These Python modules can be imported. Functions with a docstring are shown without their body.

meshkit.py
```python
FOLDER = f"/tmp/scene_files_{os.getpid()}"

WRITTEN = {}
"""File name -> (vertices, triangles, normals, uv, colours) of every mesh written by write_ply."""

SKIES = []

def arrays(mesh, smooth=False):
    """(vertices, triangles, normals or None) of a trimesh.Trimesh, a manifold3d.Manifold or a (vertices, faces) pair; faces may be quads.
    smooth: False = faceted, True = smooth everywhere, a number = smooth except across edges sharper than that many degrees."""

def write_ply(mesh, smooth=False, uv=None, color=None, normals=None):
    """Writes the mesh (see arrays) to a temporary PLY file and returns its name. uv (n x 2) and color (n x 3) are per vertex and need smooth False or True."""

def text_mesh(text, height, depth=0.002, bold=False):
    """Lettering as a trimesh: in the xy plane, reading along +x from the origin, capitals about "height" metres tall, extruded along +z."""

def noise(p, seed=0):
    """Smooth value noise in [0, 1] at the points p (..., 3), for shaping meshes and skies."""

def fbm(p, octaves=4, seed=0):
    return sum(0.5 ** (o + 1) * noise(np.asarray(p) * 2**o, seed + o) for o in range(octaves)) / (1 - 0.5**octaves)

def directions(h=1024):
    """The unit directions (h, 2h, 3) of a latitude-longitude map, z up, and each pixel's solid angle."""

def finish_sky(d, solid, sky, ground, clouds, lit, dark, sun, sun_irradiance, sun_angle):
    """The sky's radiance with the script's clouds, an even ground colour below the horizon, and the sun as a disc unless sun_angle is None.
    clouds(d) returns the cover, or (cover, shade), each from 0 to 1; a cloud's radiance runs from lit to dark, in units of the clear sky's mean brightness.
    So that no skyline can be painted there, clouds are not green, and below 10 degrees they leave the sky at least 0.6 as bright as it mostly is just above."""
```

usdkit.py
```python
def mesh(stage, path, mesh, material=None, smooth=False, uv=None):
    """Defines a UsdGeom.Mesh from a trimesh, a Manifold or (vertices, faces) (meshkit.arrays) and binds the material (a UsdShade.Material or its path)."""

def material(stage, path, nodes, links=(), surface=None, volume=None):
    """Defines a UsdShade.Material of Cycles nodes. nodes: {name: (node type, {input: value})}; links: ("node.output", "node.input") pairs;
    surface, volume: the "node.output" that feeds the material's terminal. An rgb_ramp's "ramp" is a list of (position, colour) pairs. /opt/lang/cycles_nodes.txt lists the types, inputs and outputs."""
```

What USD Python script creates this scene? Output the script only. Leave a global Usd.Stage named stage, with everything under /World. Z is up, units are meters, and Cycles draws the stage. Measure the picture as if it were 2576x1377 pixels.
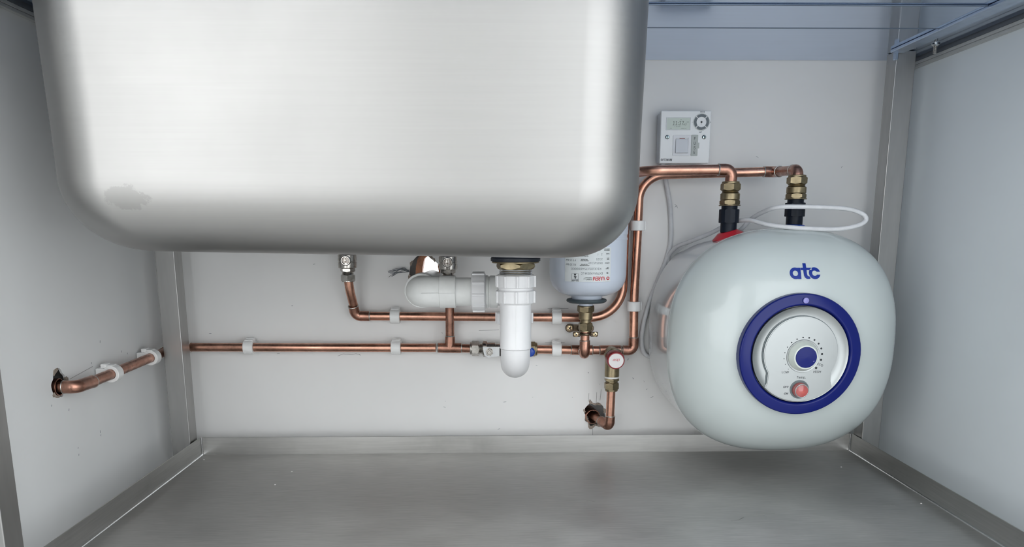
import math, random
import numpy as np, trimesh, manifold3d
import shapely
from shapely.geometry import Polygon, Point, box as sbox, LineString
from shapely import affinity
from shapely.ops import unary_union
import usdkit, meshkit
from pxr import Usd, UsdGeom, UsdShade, UsdLux, Gf, Sdf

random.seed(7)
RNG = np.random.default_rng(7)
stage = Usd.Stage.CreateInMemory()
UsdGeom.SetStageUpAxis(stage, UsdGeom.Tokens.z)
UsdGeom.SetStageMetersPerUnit(stage, 1.0)
UsdGeom.Xform.Define(stage, '/World')
UsdGeom.Scope.Define(stage, '/World/Looks')

# ------------------------------------------------------------------ camera (the lens is 26 mm equivalent, picture cropped at the bottom)
CAM_POS = (-0.0524, -1.3501, 0.3861)
YAW, PITCH, ROLL = 0.0188, -0.1972, -0.0015
cam = UsdGeom.Camera.Define(stage, '/World/camera')
cy_, sy_, cp_, sp_ = math.cos(YAW), math.sin(YAW), math.cos(PITCH), math.sin(PITCH)
fwd = np.array([sy_ * cp_, cy_ * cp_, sp_]); rgt = np.array([cy_, -sy_, 0.0]); upv = np.cross(rgt, fwd)
cr_, sr_ = math.cos(ROLL), math.sin(ROLL)
r_, u_ = cr_ * rgt + sr_ * upv, -sr_ * rgt + cr_ * upv
cam.AddTransformOp().Set(Gf.Matrix4d(*r_, 0, *u_, 0, *(-fwd), 0, *CAM_POS, 1))
cam.CreateHorizontalApertureAttr(36.0)
cam.CreateVerticalApertureAttr(36.0 * 1377 / 2576)
cam.CreateFocalLengthAttr(36.0 * 1938 / 2576)
cam.CreateVerticalApertureOffsetAttr(36.0 * (966 - 688.5) / 2576)
cam.CreateClippingRangeAttr(Gf.Vec2f(0.01, 100))
cam.CreateExposureAttr(-0.95)

# ------------------------------------------------------------------ light: area lights added behind the camera as daylight, added ceiling lamp, sky outside
dome = UsdLux.DomeLight.Define(stage, '/World/sky')
dome.CreateColorAttr(Gf.Vec3f(0.95, 0.98, 1.0)); dome.CreateIntensityAttr(1.6)
def rect_light(name, pos, target, w, h, col, inten):
    l = UsdLux.RectLight.Define(stage, '/World/' + name)
    l.CreateWidthAttr(w); l.CreateHeightAttr(h); l.CreateColorAttr(Gf.Vec3f(*col)); l.CreateIntensityAttr(inten)
    z = np.array(pos, float) - np.array(target, float); z /= np.linalg.norm(z)
    x = np.cross([0, 0, 1.0], z) if abs(z[2]) < .99 else np.array([1.0, 0, 0]); x /= np.linalg.norm(x); y = np.cross(z, x)
    l.AddTransformOp().Set(Gf.Matrix4d(*x, 0, *y, 0, *z, 0, *pos, 1))
    return l
rect_light('added_daylight_left', (-1.24, -1.97, 0.82), (-1.24, 0, 0.82), 1.72, 1.9, (1.0, 0.98, 0.945), 0.53)  # added unseen area light, brightens the basin and back wall
rect_light('added_daylight_right', (1.11, -1.97, 0.82), (1.11, 0, 0.82), 1.98, 1.9, (0.82, 0.915, 1.0), 0.53)  # added unseen area light, its blue cast stands in for lens flare
rect_light('added_ceiling_light', (0.0, -1.25, 2.08), (0.0, -1.25, 0), 1.8, 0.6, (0.93, 0.965, 1.0), 9.0)  # added overhead light, lifts the pillar and the shelf front

# ------------------------------------------------------------------ naming, things, parts
used = {}
def numbered(parent, name):
    k = (parent, name); n = used.get(k, 0); used[k] = n + 1
    return name if n == 0 else '%s_%03d' % (name, n)
def tag(p, label=None, cat=None, group=None, kind=None):
    for k, v in (('label', label), ('category', cat), ('group', group), ('kind', kind)):
        if v: p.SetCustomDataByKey(k, v)
LOC = {}
def thing(name, label, cat, loc=(0, 0, 0), group=None, kind=None, rot=None):
    path = '/World/' + numbered('/World', name)
    x = UsdGeom.Xform.Define(stage, path); x.AddTranslateOp().Set(Gf.Vec3d(*map(float, loc)))
    if rot: x.AddRotateXYZOp().Set(Gf.Vec3f(*rot))
    tag(x.GetPrim(), label, cat, group, kind); LOC[path] = np.array(loc, float)
    return path
def copy_of(src, name, label, loc, rot=(0, 0, 0)):
    s = stage.GetPrimAtPath(src)
    path = '/World/' + numbered('/World', name)
    x = UsdGeom.Xform.Define(stage, path); p = x.GetPrim()
    p.GetReferences().AddInternalReference(src); p.SetInstanceable(True)
    x.ClearXformOpOrder(); x.AddTranslateOp().Set(Gf.Vec3d(*map(float, loc))); x.AddRotateXYZOp().Set(Gf.Vec3f(*rot))
    tag(p, label, s.GetCustomDataByKey('category'), s.GetCustomDataByKey('group'))
    return path
def tm(mesh):
    if hasattr(mesh, 'to_mesh'):
        m = mesh.to_mesh(); return trimesh.Trimesh(np.array(m.vert_properties[:, :3]), np.array(m.tri_verts), process=False)
    return mesh
def part(parent, name, mesh, mat, smooth=35, label=None, kind=None, local=False):
    """One mesh in world coordinates as a child of the thing or part at path parent."""
    top = '/'.join(parent.split('/')[:3])
    if isinstance(mesh, (list, tuple)): mesh = trimesh.util.concatenate([tm(m) for m in mesh])
    mesh = tm(mesh).copy()
    if not local: mesh.apply_translation(-LOC.get(top, np.zeros(3)))
    path = parent + '/' + numbered(parent, name)
    m = usdkit.mesh(stage, path, mesh, M[mat], smooth=smooth)
    tag(m.GetPrim(), label, None, None, kind)
    return path
def single(name, label, cat, mesh, mat, smooth=35, group=None, kind=None):
    if isinstance(mesh, (list, tuple)): mesh = trimesh.util.concatenate([tm(m) for m in mesh])
    path = '/World/' + numbered('/World', name)
    m = usdkit.mesh(stage, path, tm(mesh), M[mat], smooth=smooth); tag(m.GetPrim(), label, cat, group, kind)
    return path

# ------------------------------------------------------------------ shapes
def frame(axis):
    a = np.asarray(axis, float); a /= np.linalg.norm(a)
    t = np.array([1.0, 0, 0]) if abs(a[0]) < .9 else np.array([0, 1.0, 0])
    x = np.cross(t, a); x /= np.linalg.norm(x)
    return x, np.cross(a, x), a
def orient(mesh, o, axis):
    x, y, a = frame(axis); T = np.eye(4); T[:3, 0], T[:3, 1], T[:3, 2], T[:3, 3] = x, y, a, o
    m = mesh.copy(); m.apply_transform(T); return m
def lathe(prof, o=(0, 0, 0), axis=(0, 0, 1), n=40, closed=False):
    """prof: (radius, height) from bottom to top."""
    p = np.array(prof, float); k = len(p); a = np.arange(n) * 2 * np.pi / n
    v = np.stack([np.outer(p[:, 0], np.cos(a)), np.outer(p[:, 0], np.sin(a)), np.repeat(p[:, 1][:, None], n, 1)], -1).reshape(-1, 3)
    f = []
    for i in range(k if closed else k - 1):
        i2 = (i + 1) % k
        for j in range(n):
            j2 = (j + 1) % n
            f += [(i * n + j, i * n + j2, i2 * n + j2), (i * n + j, i2 * n + j2, i2 * n + j)]
    f = np.array(f)
    if not closed:
        v = np.vstack([v, [[0, 0, p[0, 1]], [0, 0, p[-1, 1]]]]); b, t = k * n, k * n + 1
        cap = []
        for j in range(n):
            j2 = (j + 1) % n
            if p[0, 0] > 1e-9: cap.append((b, j2, j))
            if p[-1, 0] > 1e-9: cap.append((t, (k - 1) * n + j, (k - 1) * n + j2))
        if cap: f = np.vstack([f, np.array(cap)])
    m = trimesh.Trimesh(v, f, process=False)
    if m.volume < 0: m.invert()
    return orient(m, np.asarray(o, float), axis)
def cyl(r, o, axis, h, n=28, ch=0.0):
    return lathe([(r, 0), (r, h)] if not ch else [(r - ch, 0), (r, ch), (r, h - ch), (r - ch, h)], o, axis, n)
def ring(r0, r1, h, o, axis, n=32, ch=0.0):
    c = ch
    return lathe([(r0, 0), (r1 - c, 0), (r1, c), (r1, h - c), (r1 - c, h), (r0, h)] if c else [(r0, 0), (r1, 0), (r1, h), (r0, h)], o, axis, n, closed=True)
def torus(R, r, o, axis, n=36, k=14):
    a = np.arange(k) * 2 * np.pi / k
    return lathe(np.stack([R + r * np.cos(a), r * np.sin(a)], 1), o, axis, n, closed=True)
def fil(pts, R, n=10):
    """Polyline with its corners rounded to radius R (one number or one per inner corner)."""
    p = [np.array(q, float) for q in pts]; out = [p[0]]
    for i in range(1, len(p) - 1):
        r = R if np.ndim(R) == 0 else R[i - 1]
        a, b = p[i - 1] - p[i], p[i + 1] - p[i]; la, lb = np.linalg.norm(a), np.linalg.norm(b); a, b = a / la, b / lb
        th = math.acos(np.clip(np.dot(a, b), -1, 1))
        if r <= 0 or th > math.pi - 1e-3: out.append(p[i]); continue
        d = min(r / math.tan(th / 2), la * .499, lb * .499); r2 = d * math.tan(th / 2)
        c = p[i] + (a + b) / np.linalg.norm(a + b) * (r2 / math.sin(th / 2))
        s, e = p[i] + a * d - c, p[i] + b * d - c
        ang = math.pi - th
        for k in range(n + 1):
            t = k / n; out.append(c + (math.sin((1 - t) * ang) * s + math.sin(t * ang) * e) / math.sin(ang))
    out.append(p[-1])
    return np.array(out)
def spline(pts, n=8):
    p = np.array(pts, float); q = np.vstack([2 * p[0] - p[1], p, 2 * p[-1] - p[-2]]); out = []
    for i in range(1, len(q) - 2):
        for k in range(n):
            t = k / n
            out.append(.5 * (2 * q[i] + (q[i + 1] - q[i - 1]) * t + (2 * q[i - 1] - 5 * q[i] + 4 * q[i + 1] - q[i + 2]) * t * t + (3 * q[i] - q[i - 1] - 3 * q[i + 1] + q[i + 2]) * t ** 3))
    out.append(p[-1]); return np.array(out)
def tube(pts, r, n=24, cap=True):
    p = np.array(pts, float); keep = [0] + [i for i in range(1, len(p)) if np.linalg.norm(p[i] - p[i - 1]) > 1e-6]; p = p[keep]
    t = np.gradient(p, axis=0); t /= np.linalg.norm(t, axis=1, keepdims=True)
    rr = np.broadcast_to(r, (len(p),)); x = frame(t[0])[0]; v = []; a = np.arange(n) * 2 * np.pi / n
    for i in range(len(p)):
        x = x - t[i] * np.dot(x, t[i]); x /= np.linalg.norm(x); y = np.cross(t[i], x)
        v.append(p[i] + rr[i] * (np.outer(np.cos(a), x) + np.outer(np.sin(a), y)))
    v = np.vstack(v); f = []
    for i in range(len(p) - 1):
        for j in range(n):
            j2 = (j + 1) % n
            f += [(i * n + j, i * n + j2, (i + 1) * n + j2), (i * n + j, (i + 1) * n + j2, (i + 1) * n + j)]
    if cap:
        k = len(v); v = np.vstack([v, p[:1], p[-1:]]); e = (len(p) - 1) * n
        for j in range(n):
            j2 = (j + 1) % n; f += [(k, j2, j), (k + 1, e + j, e + j2)]
    return trimesh.Trimesh(v, np.array(f), process=False)
def hull(v): return trimesh.Trimesh(*(lambda h: (h.vertices, h.faces))(trimesh.convex.convex_hull(np.array(v, float))), process=False)
def cbox(x0, x1, y0, y1, z0, z1, c=0.001):
    v = []
    for sx, sy, sz in np.ndindex(2, 2, 2):
        q = np.array([[x0, x1][sx], [y0, y1][sy], [z0, z1][sz]]); s = np.array([1 - 2 * sx, 1 - 2 * sy, 1 - 2 * sz]) * c
        for k in range(3):
            d = s.copy(); d[k] = 0; v.append(q + d)
    return hull(v)
def rbox(x0, x1, y0, y1, z0, z1, r=.003, s=2):
    sp = trimesh.creation.icosphere(subdivisions=s, radius=r).vertices; v = []
    for X in (x0 + r, x1 - r):
        for Y in (y0 + r, y1 - r):
            for Z in (z0 + r, z1 - r): v.append(sp + [X, Y, Z])
    return hull(np.vstack(v))
def hexnut(af, h, o, axis, c=None, rot=0.0, sides=6, end=None):
    """Chamfered nut of width af across flats."""
    R = af / 2 / math.cos(math.pi / sides); c = c if c is not None else (R - af / 2) * .8
    e = end or af / 2; v = []
    a = np.arange(sides) * 2 * np.pi / sides + rot; b = np.arange(24) * 2 * np.pi / 24
    for z in (c, h - c): v.append(np.stack([R * np.cos(a), R * np.sin(a), np.full(sides, z)], 1))
    for z in (0, h): v.append(np.stack([e * np.cos(b), e * np.sin(b), np.full(24, z)], 1))
    return orient(hull(np.vstack(v)), np.asarray(o, float), axis)
def thread(r, o, axis, h, pitch=.0018, d=.0006, n=32):
    prof = [(r - d, 0)]; k = max(2, int(h / pitch))
    for i in range(k): prof += [(r - d, h * i / k), (r, h * (i + .5) / k)]
    prof.append((r - d, h)); return lathe(prof, o, axis, n)
def extr(poly, depth):
    gs = getattr(poly, 'geoms', [poly])
    return trimesh.util.concatenate([trimesh.creation.extrude_polygon(g, depth, engine='earcut') for g in gs if g.area > 0])
FACE = np.array([[1, 0, 0, 0], [0, 0, -1, 0], [0, 1, 0, 0], [0, 0, 0, 1.0]])          # drawing plane -> facing -y
def face(mesh, x, y, z, rot=0.0):
    """A mesh drawn in xy (+z towards the reader) set upright facing -y, its origin at (x, y, z), turned by rot."""
    T = FACE.copy(); T[:3, 3] = (x, y, z)
    m = mesh.copy(); m.apply_transform(trimesh.transformations.rotation_matrix(rot, [0, 0, 1])); m.apply_transform(T); return m
def text(s, h, depth=.0003, bold=False, center=True, shear=0.0, squeeze=1.0):
    m = meshkit.text_mesh(s, h, depth, bold); m.vertices[:, 0] *= squeeze
    m.vertices[:, 0] += shear * m.vertices[:, 1]
    if center: b = m.bounds; m.apply_translation([-(b[0, 0] + b[1, 0]) / 2, -h / 2, 0])
    return m
def ragged(cx, cy, rx, ry, amp, seed, n=56):
    g = np.random.default_rng(seed); a = np.arange(n) * 2 * np.pi / n
    w = sum(g.normal() * np.cos(k * a + g.uniform(0, 6.3)) / k ** .7 for k in range(2, 12)); w = w / np.abs(w).max()
    return Polygon(np.stack([cx + rx * (1 + amp * w) * np.cos(a), cy + ry * (1 + amp * w) * np.sin(a)], 1)).buffer(0)
def slab(poly, y0, y1):
    """polygon in (x, z) extruded between y0 and y1."""
    m = extr(poly, abs(y1 - y0)); v = m.vertices
    m.vertices = np.stack([v[:, 0], min(y0, y1) + v[:, 2], v[:, 1]], 1); m.invert(); return m

# ------------------------------------------------------------------ materials
M = {}
def mat(name, nodes, links, surface='p.BSDF'):
    M[name] = usdkit.material(stage, '/World/Looks/' + name, nodes, links, surface)
def plain(name, col, rough=.4, metal=0.0, noise=.0, nscale=40, bump=0.0, bscale=300, coat=0.0, spec=.5, rvar=0.0, extra=None):
    nodes = {'p': ('principled_bsdf', dict(base_color=col, roughness=rough, metallic=metal, coat_weight=coat, specular_ior_level=spec, **(extra or {}))), 'tc': ('geometry', {})}
    links = []
    if noise:
        nodes['n'] = ('noise_texture', dict(scale=nscale, detail=5.0, roughness=.6))
        nodes['r'] = ('rgb_ramp', {'ramp': [(.3, tuple(c * (1 - noise) for c in col)), (.7, tuple(min(1, c * (1 + noise * .5)) for c in col))]})
        links += [('tc.position', 'n.vector'), ('n.fac', 'r.fac'), ('r.color', 'p.base_color')]
    if rvar:
        nodes['n2'] = ('noise_texture', dict(scale=nscale * 1.7, detail=4.0)); nodes['mr'] = ('map_range', dict(from_min=.3, from_max=.7, to_min=max(.03, rough - rvar), to_max=rough + rvar))
        links += [('tc.position', 'n2.vector'), ('n2.fac', 'mr.value'), ('mr.result', 'p.roughness')]
    if bump:
        nodes['nb'] = ('noise_texture', dict(scale=bscale, detail=3.0)); nodes['b'] = ('bump', dict(strength=bump, distance=.0006))
        links += [('tc.position', 'nb.vector'), ('nb.fac', 'b.height'), ('b.normal', 'p.normal')]
    mat(name, nodes, links)
def brushed(name, col, rough, scale, bump=.12, var=.06, stain=None, rvar=.05, across=None, aniso=.7):
    """Stainless sheet with grain: noise stretched by the three scales."""
    nodes = {'g': ('geometry', {}), 'm': ('mapping', dict(scale=scale)), 'n': ('noise_texture', dict(scale=1.0, detail=4.0, roughness=.65)),
             'n3': ('noise_texture', dict(scale=9.0, detail=5.0)),
             'r': ('rgb_ramp', {'ramp': [(.25, tuple(c * (1 - var) for c in col)), (.75, tuple(min(1, c * (1 + var)) for c in col))]}),
             'mr': ('map_range', dict(from_min=.3, from_max=.7, to_min=rough - rvar, to_max=rough + rvar)),
             'b': ('bump', dict(strength=bump, distance=.0004)), 'p': ('principled_bsdf', dict(metallic=1.0, roughness=rough))}
    links = [('g.position', 'm.vector'), ('m.vector', 'n.vector'), ('g.position', 'n3.vector'), ('n.fac', 'r.fac'), ('n3.fac', 'mr.value'),
             ('n.fac', 'b.height'), ('b.normal', 'p.normal'), ('mr.result', 'p.roughness')]
    if across:                                                      # the direction across the grain, in which highlights spread
        nodes['p'][1]['anisotropic'] = aniso; nodes['cx'] = ('combine_xyz', dict(zip('xyz', across))); links.append(('cx.vector', 'p.tangent'))
    if stain:                                                       # a rubbed matt patch on the metal, centre and size given
        nodes['mp'] = ('mapping', dict(location=tuple(-c * s for c, s in zip(stain[0], stain[1])), scale=stain[1]))
        nodes['ln'] = ('vector_math', dict(math_type='length')); nodes['ns'] = ('noise_texture', dict(scale=45.0, detail=5.0, roughness=.65))
        nodes['ad'] = ('math', dict(math_type='multiply_add', value2=1.5)); nodes['st'] = ('rgb_ramp', {'ramp': [(.0, (1, 1, 1)), (.60, (1, 1, 1)), (.64, (0, 0, 0))]})
        nodes['dv'] = ('math', dict(math_type='multiply', value2=.5)); nodes['mx'] = ('mix_color', dict(b=stain[2]))
        links += [('g.position', 'mp.vector'), ('mp.vector', 'ln.vector1'), ('g.position', 'ns.vector'), ('ns.fac', 'ad.value1'), ('ln.value', 'ad.value3'), ('ad.value', 'dv.value1'),
                  ('dv.value', 'st.fac'), ('st.color', 'mx.fac'), ('r.color', 'mx.a'), ('mx.result', 'p.base_color')]
    else: links.append(('r.color', 'p.base_color'))
    mat(name, nodes, links)

plain('wall_white', (.83, .825, .815), .42, noise=.03, nscale=3, bump=.06, bscale=900, spec=.35)
plain('wall_panel', (.82, .83, .83), .40, noise=.03, nscale=3, bump=.06, bscale=900, spec=.35)
plain('wall_panel_flare_tint', (.76, .81, .84), .40, noise=.03, nscale=3, bump=.06, bscale=900, spec=.35)  # right panel: bluish lens flare mixed into the base colour
plain('foam_core', (.10, .095, .09), .9, noise=.5, nscale=120, bump=.8, bscale=200)
plain('torn_board', (.36, .30, .25), .9, noise=.6, nscale=160, bump=.9, bscale=250)
plain('rust_skin', (.45, .17, .07), .5, noise=.5, nscale=90, bump=.4)
plain('trim_grey', (.46, .47, .46), .45, noise=.06, nscale=20)
plain('trim_dark', (.10, .11, .125), .5)
plain('room_white', (.82, .82, .81), .5)
plain('room_floor', (.55, .55, .54), .45, noise=.2, nscale=30)
brushed('basin_steel', (.395, .388, .378), .42, (5, 60, 260), bump=.035, var=.022, across=(0., 0., 1.), aniso=.2, stain=((-.433, -.52, .421), (25, 12, 48), (.335, .33, .32)), rvar=.03)
brushed('shelf_steel', (.445, .44, .425), .46, (25, 420, 420), bump=.14, var=.14, across=(0., 1., 0.), aniso=.75)
brushed('leg_steel', (.42, .415, .405), .40, (60, 60, 9), bump=.10, var=.08)
brushed('lip_steel', (.55, .545, .53), .36, (14, 380, 380), bump=.14, var=.09)
brushed('side_lip_steel', (.47, .47, .46), .38, (380, 14, 380), bump=.14, var=.09)
brushed('worktop_flare_steel', (.55, .65, .82), .08, (6, 200, 200), bump=.02, var=.03, rvar=.04)  # blue lens flare painted into the steel colour
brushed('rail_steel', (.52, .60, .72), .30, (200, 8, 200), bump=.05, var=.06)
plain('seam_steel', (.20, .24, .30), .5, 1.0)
plain('copper', (.64, .345, .25), .30, 1.0, noise=.32, nscale=26, rvar=.08, bump=.05, bscale=500)
plain('copper_dull', (.47, .25, .185), .33, 1.0, noise=.38, nscale=45, rvar=.1, bump=.08, bscale=400)
plain('solder', (.62, .60, .56), .32, 1.0, noise=.3, nscale=200, bump=.25, bscale=600)
plain('brass', (.31, .255, .16), .38, 1.0, noise=.28, nscale=60, rvar=.08, bump=.06, bscale=700)
plain('brass_bright', (.86, .66, .40), .22, 1.0, noise=.15, nscale=120)
plain('bronze_dark', (.16, .125, .09), .36, 1.0, noise=.3, nscale=90)
plain('nickel', (.50, .475, .44), .22, 1.0, noise=.18, nscale=70, rvar=.06)
plain('nickel_dull', (.40, .36, .33), .35, 1.0, noise=.25, nscale=300)
plain('zinc_plate', (.68, .69, .70), .20, 1.0, noise=.1, nscale=60)
plain('white_plastic', (.80, .80, .81), .33, noise=.02, nscale=50, bump=.03)
plain('clip_plastic', (.90, .90, .89), .42)
plain('pipe_plastic', (.80, .81, .795), .38, noise=.05, nscale=60)
plain('timer_plastic', (.88, .90, .91), .35)
plain('timer_side', (.70, .72, .75), .45)
plain('rocker_plastic', (.72, .74, .78), .28)
plain('grey_button', (.115, .145, .165), .4)
plain('fuse_grey', (.46, .50, .48), .4)
plain('screen', (.52, .60, .54), .18)
plain('screen_ink', (.10, .12, .10), .5)
plain('ink', (.015, .02, .025), .5)
plain('grey_ink', (.17, .19, .21), .5)
plain('soft_ink', (.30, .30, .30), .6)
plain('red_ink', (.55, .02, .03), .5)
plain('red_mark', (.20, .03, .035), .4)
plain('screw_metal', (.35, .42, .42), .18, 1.0)
plain('heater_white', (.555, .61, .605), .20, noise=.015, nscale=12, coat=.3)
plain('heater_shell', (.62, .65, .66), .08, noise=.02, nscale=12, coat=.6)
plain('logo_blue', (.006, .028, .26), .3)
plain('ring_blue', (.005, .012, .145), .22, spec=.28)
plain('lavender', (.26, .25, .58), .2)
plain('silver_plastic', (.41, .43, .43), .34, .85, bump=.02, bscale=1500)
plain('knob_white', (.66, .71, .66), .25)
plain('knob_blue', (.005, .012, .15), .2, spec=.22)
plain('switch_grey', (.14, .17, .18), .3)
plain('red_plastic', (.50, .02, .035), .35)
plain('valve_red', (.26, .012, .018), .35)
plain('blue_plastic', (.008, .06, .40), .3)
plain('black_plastic', (.004, .008, .017), .45, noise=.2, nscale=200, spec=.25)
plain('rubber_dark', (.006, .010, .020), .5)
plain('rubber_grey', (.055, .075, .085), .5)
plain('vessel_white', (.66, .72, .82), .25, noise=.02, nscale=20)
plain('label_paper', (.72, .76, .77), .45)
plain('cable_white', (.68, .69, .71), .45, noise=.08, nscale=90)
plain('ptfe', (.80, .80, .78), .7, bump=.4, bscale=500)
plain('cap_white', (.80, .77, .76), .35)
mat('switch_glow', {'p': ('principled_bsdf', dict(base_color=(.38, .09, .085), roughness=.2, coat_weight=.8)), 'g': ('geometry', {}),
    'm': ('mapping', dict(location=tuple(-a * b for a, b in zip((.3785, -.291, .1605), (75, 30, 110))), scale=(75, 30, 110))), 'l': ('vector_math', dict(math_type='length')),
    'r': ('rgb_ramp', {'ramp': [(0, (1.0, .22, .12)), (.25, (.75, .06, .04)), (.75, (.28, .02, .02)), (1, (.05, .01, .01))]}), },
    [('g.position', 'm.vector'), ('m.vector', 'l.vector1'), ('l.value', 'r.fac'), ('r.color', 'p.emission_color')])
UsdShade.Shader.Get(stage, '/World/Looks/switch_glow/p').CreateInput('emission_strength', Sdf.ValueTypeNames.Float).Set(0.38)
plain('switch_clear', (.75, .62, .62), .10, extra=dict(transmission_weight=.9))

# ================================================================== the setting
FL = -0.19
WX = 0.64
holeA = ragged(-.177, .310, .0265, .036, .09, 3)          # round the waste pipe
holeB = ragged(.1235, .0585, .0195, .0215, .16, 5)       # round the discharge pipe
wb = thing('wall_back', None, None, kind='structure')
rect = sbox(-2.2, FL, 2.2, 2.2)
part(wb, 'wall_panel', slab(rect.difference(unary_union([holeA, holeB])), 0, .003), 'wall_white', smooth=False)
part(wb, 'insulation_core', slab(rect.difference(unary_union([ragged(-.177, .310, .033, .041, .08, 13), ragged(.1235, .0585, .026, .028, .10, 15)])), .003, .040), 'foam_core', smooth=False)
outer_hole = ragged(-.1695, .318, .0150, .026, .10, 23)
part(wb, 'outer_panel', slab(rect.difference(outer_hole), .040, .044), 'room_white', smooth=False)
part(wb, 'rusty_sleeve', slab(unary_union([outer_hole.buffer(.003), affinity.translate(outer_hole.buffer(.003), -.008, 0)]).difference(outer_hole.buffer(-.0005)), .014, .0398), 'rust_skin', smooth=False, label='orange brown inside of the hole through the wall')
def torn(poly, out, seed, keep=.55):
    """Broken bits of board standing proud around a hole: uneven flakes with gaps between them."""
    g = np.random.default_rng(seed); pieces = []; c = np.array(poly.centroid.coords[0]); t = g.uniform(0, 1)
    e0 = np.array(poly.exterior.coords); ang = np.arctan2(e0[:, 1] - c[1], e0[:, 0] - c[0]); rad = np.linalg.norm(e0 - c, axis=1); o = np.argsort(ang)
    R_ = lambda a: np.interp((a + np.pi) % (2 * np.pi) - np.pi, ang[o], rad[o], period=2 * np.pi)
    while t < 6.3:
        w = g.uniform(.15, .75); e = out * g.uniform(.25, 1.0)
        if g.random() < keep:
            k = np.linspace(t, t + w, 7); h = e * np.sin(np.linspace(.35, 2.8, 7)) * g.uniform(.6, 1.2, 7)
            p = np.vstack([np.stack([c[0] + (R_(k) + h) * np.cos(k), c[1] + (R_(k) + h) * np.sin(k)], 1), np.stack([c[0] + (R_(k) - .002 * g.uniform(.3, 1.5, 7)) * np.cos(k), c[1] + (R_(k) - .002) * np.sin(k)], 1)[::-1]])
            pg = Polygon(p).buffer(0)
            if pg.area > 1e-7: pieces.append(slab(pg, -g.uniform(.0004, .0016), .0015))
        t += w
    return pieces
part(wb, 'torn_edge', torn(holeA, .004, 31), 'torn_board', smooth=False, label='torn brown board round the waste pipe hole')
part(wb, 'torn_edge', torn(holeB, .0065, 32), 'torn_board', smooth=False, label='torn brown board round the lower pipe hole')
marks = []
g = np.random.default_rng(11)
SC = [(-.3682, .3287), (-.4098, .2569), (-.2011, .3078), (-.2959, .1701), (-.15, .2084), (-.0254, .2241), (.1202, .3035), (.2544, .425), (.5363, .4908), (.39, .5071), (.2548, .2406), (.0169, .1494),
      (.1093, .1359), (.0815, .0911), (.1798, .1593), (.2095, .1195), (.2248, .0903), (-.1467, .0851), (-.1484, .0741), (.0101, .0915), (-.0399, .083), (-.0508, .033), (-.5555, .2088), (-.439, .1729), (.13, .115), (.19, .125), (.215, .105)]
for x, z in SC:
    a = g.uniform(0, 3.14); l = g.uniform(.0006, .0026); w = g.uniform(.00018, .00045)
    d = np.array([math.cos(a), math.sin(a)]); marks.append(slab(LineString([(x - d[0] * l, z - d[1] * l), (x + d[0] * l * .3, z + d[1] * l * .5), (x + d[0] * l, z + d[1] * l * .7)]).buffer(w), -.0002, .0005))
part(wb, 'scuff_mark', marks, 'grey_ink', smooth=False, kind='stuff', label='small dark scuffs scattered on the white panel')
def pencil(pts, w=.0004): return slab(LineString(pts).buffer(w), -.0002, .0005)
for pts in ([(-.3345, .1680), (-.325, .1715), (-.3099, .1702), (-.3030, .1718), (-.2959, .1701)], [(.2529, .4283), (.2560, .4265), (.2575, .4225)], [(.1102, .0836), (.1112, .0980)], [(.1245, .076), (.1250, .0995)], [(.1314, .0850), (.1330, .1050)], [(.1190, .033), (.1195, -.005)],
            [(.036, .2505), (.072, .2508)], [(.032, .190), (.066, .190)], [(-.085, .212), (-.050, .2135)]):
    part(wb, 'pencil_mark', pencil(pts, .00032), 'soft_ink', smooth=False)
for k in range(14):                                              # the frayed tuft left of the hole
    pass
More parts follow.
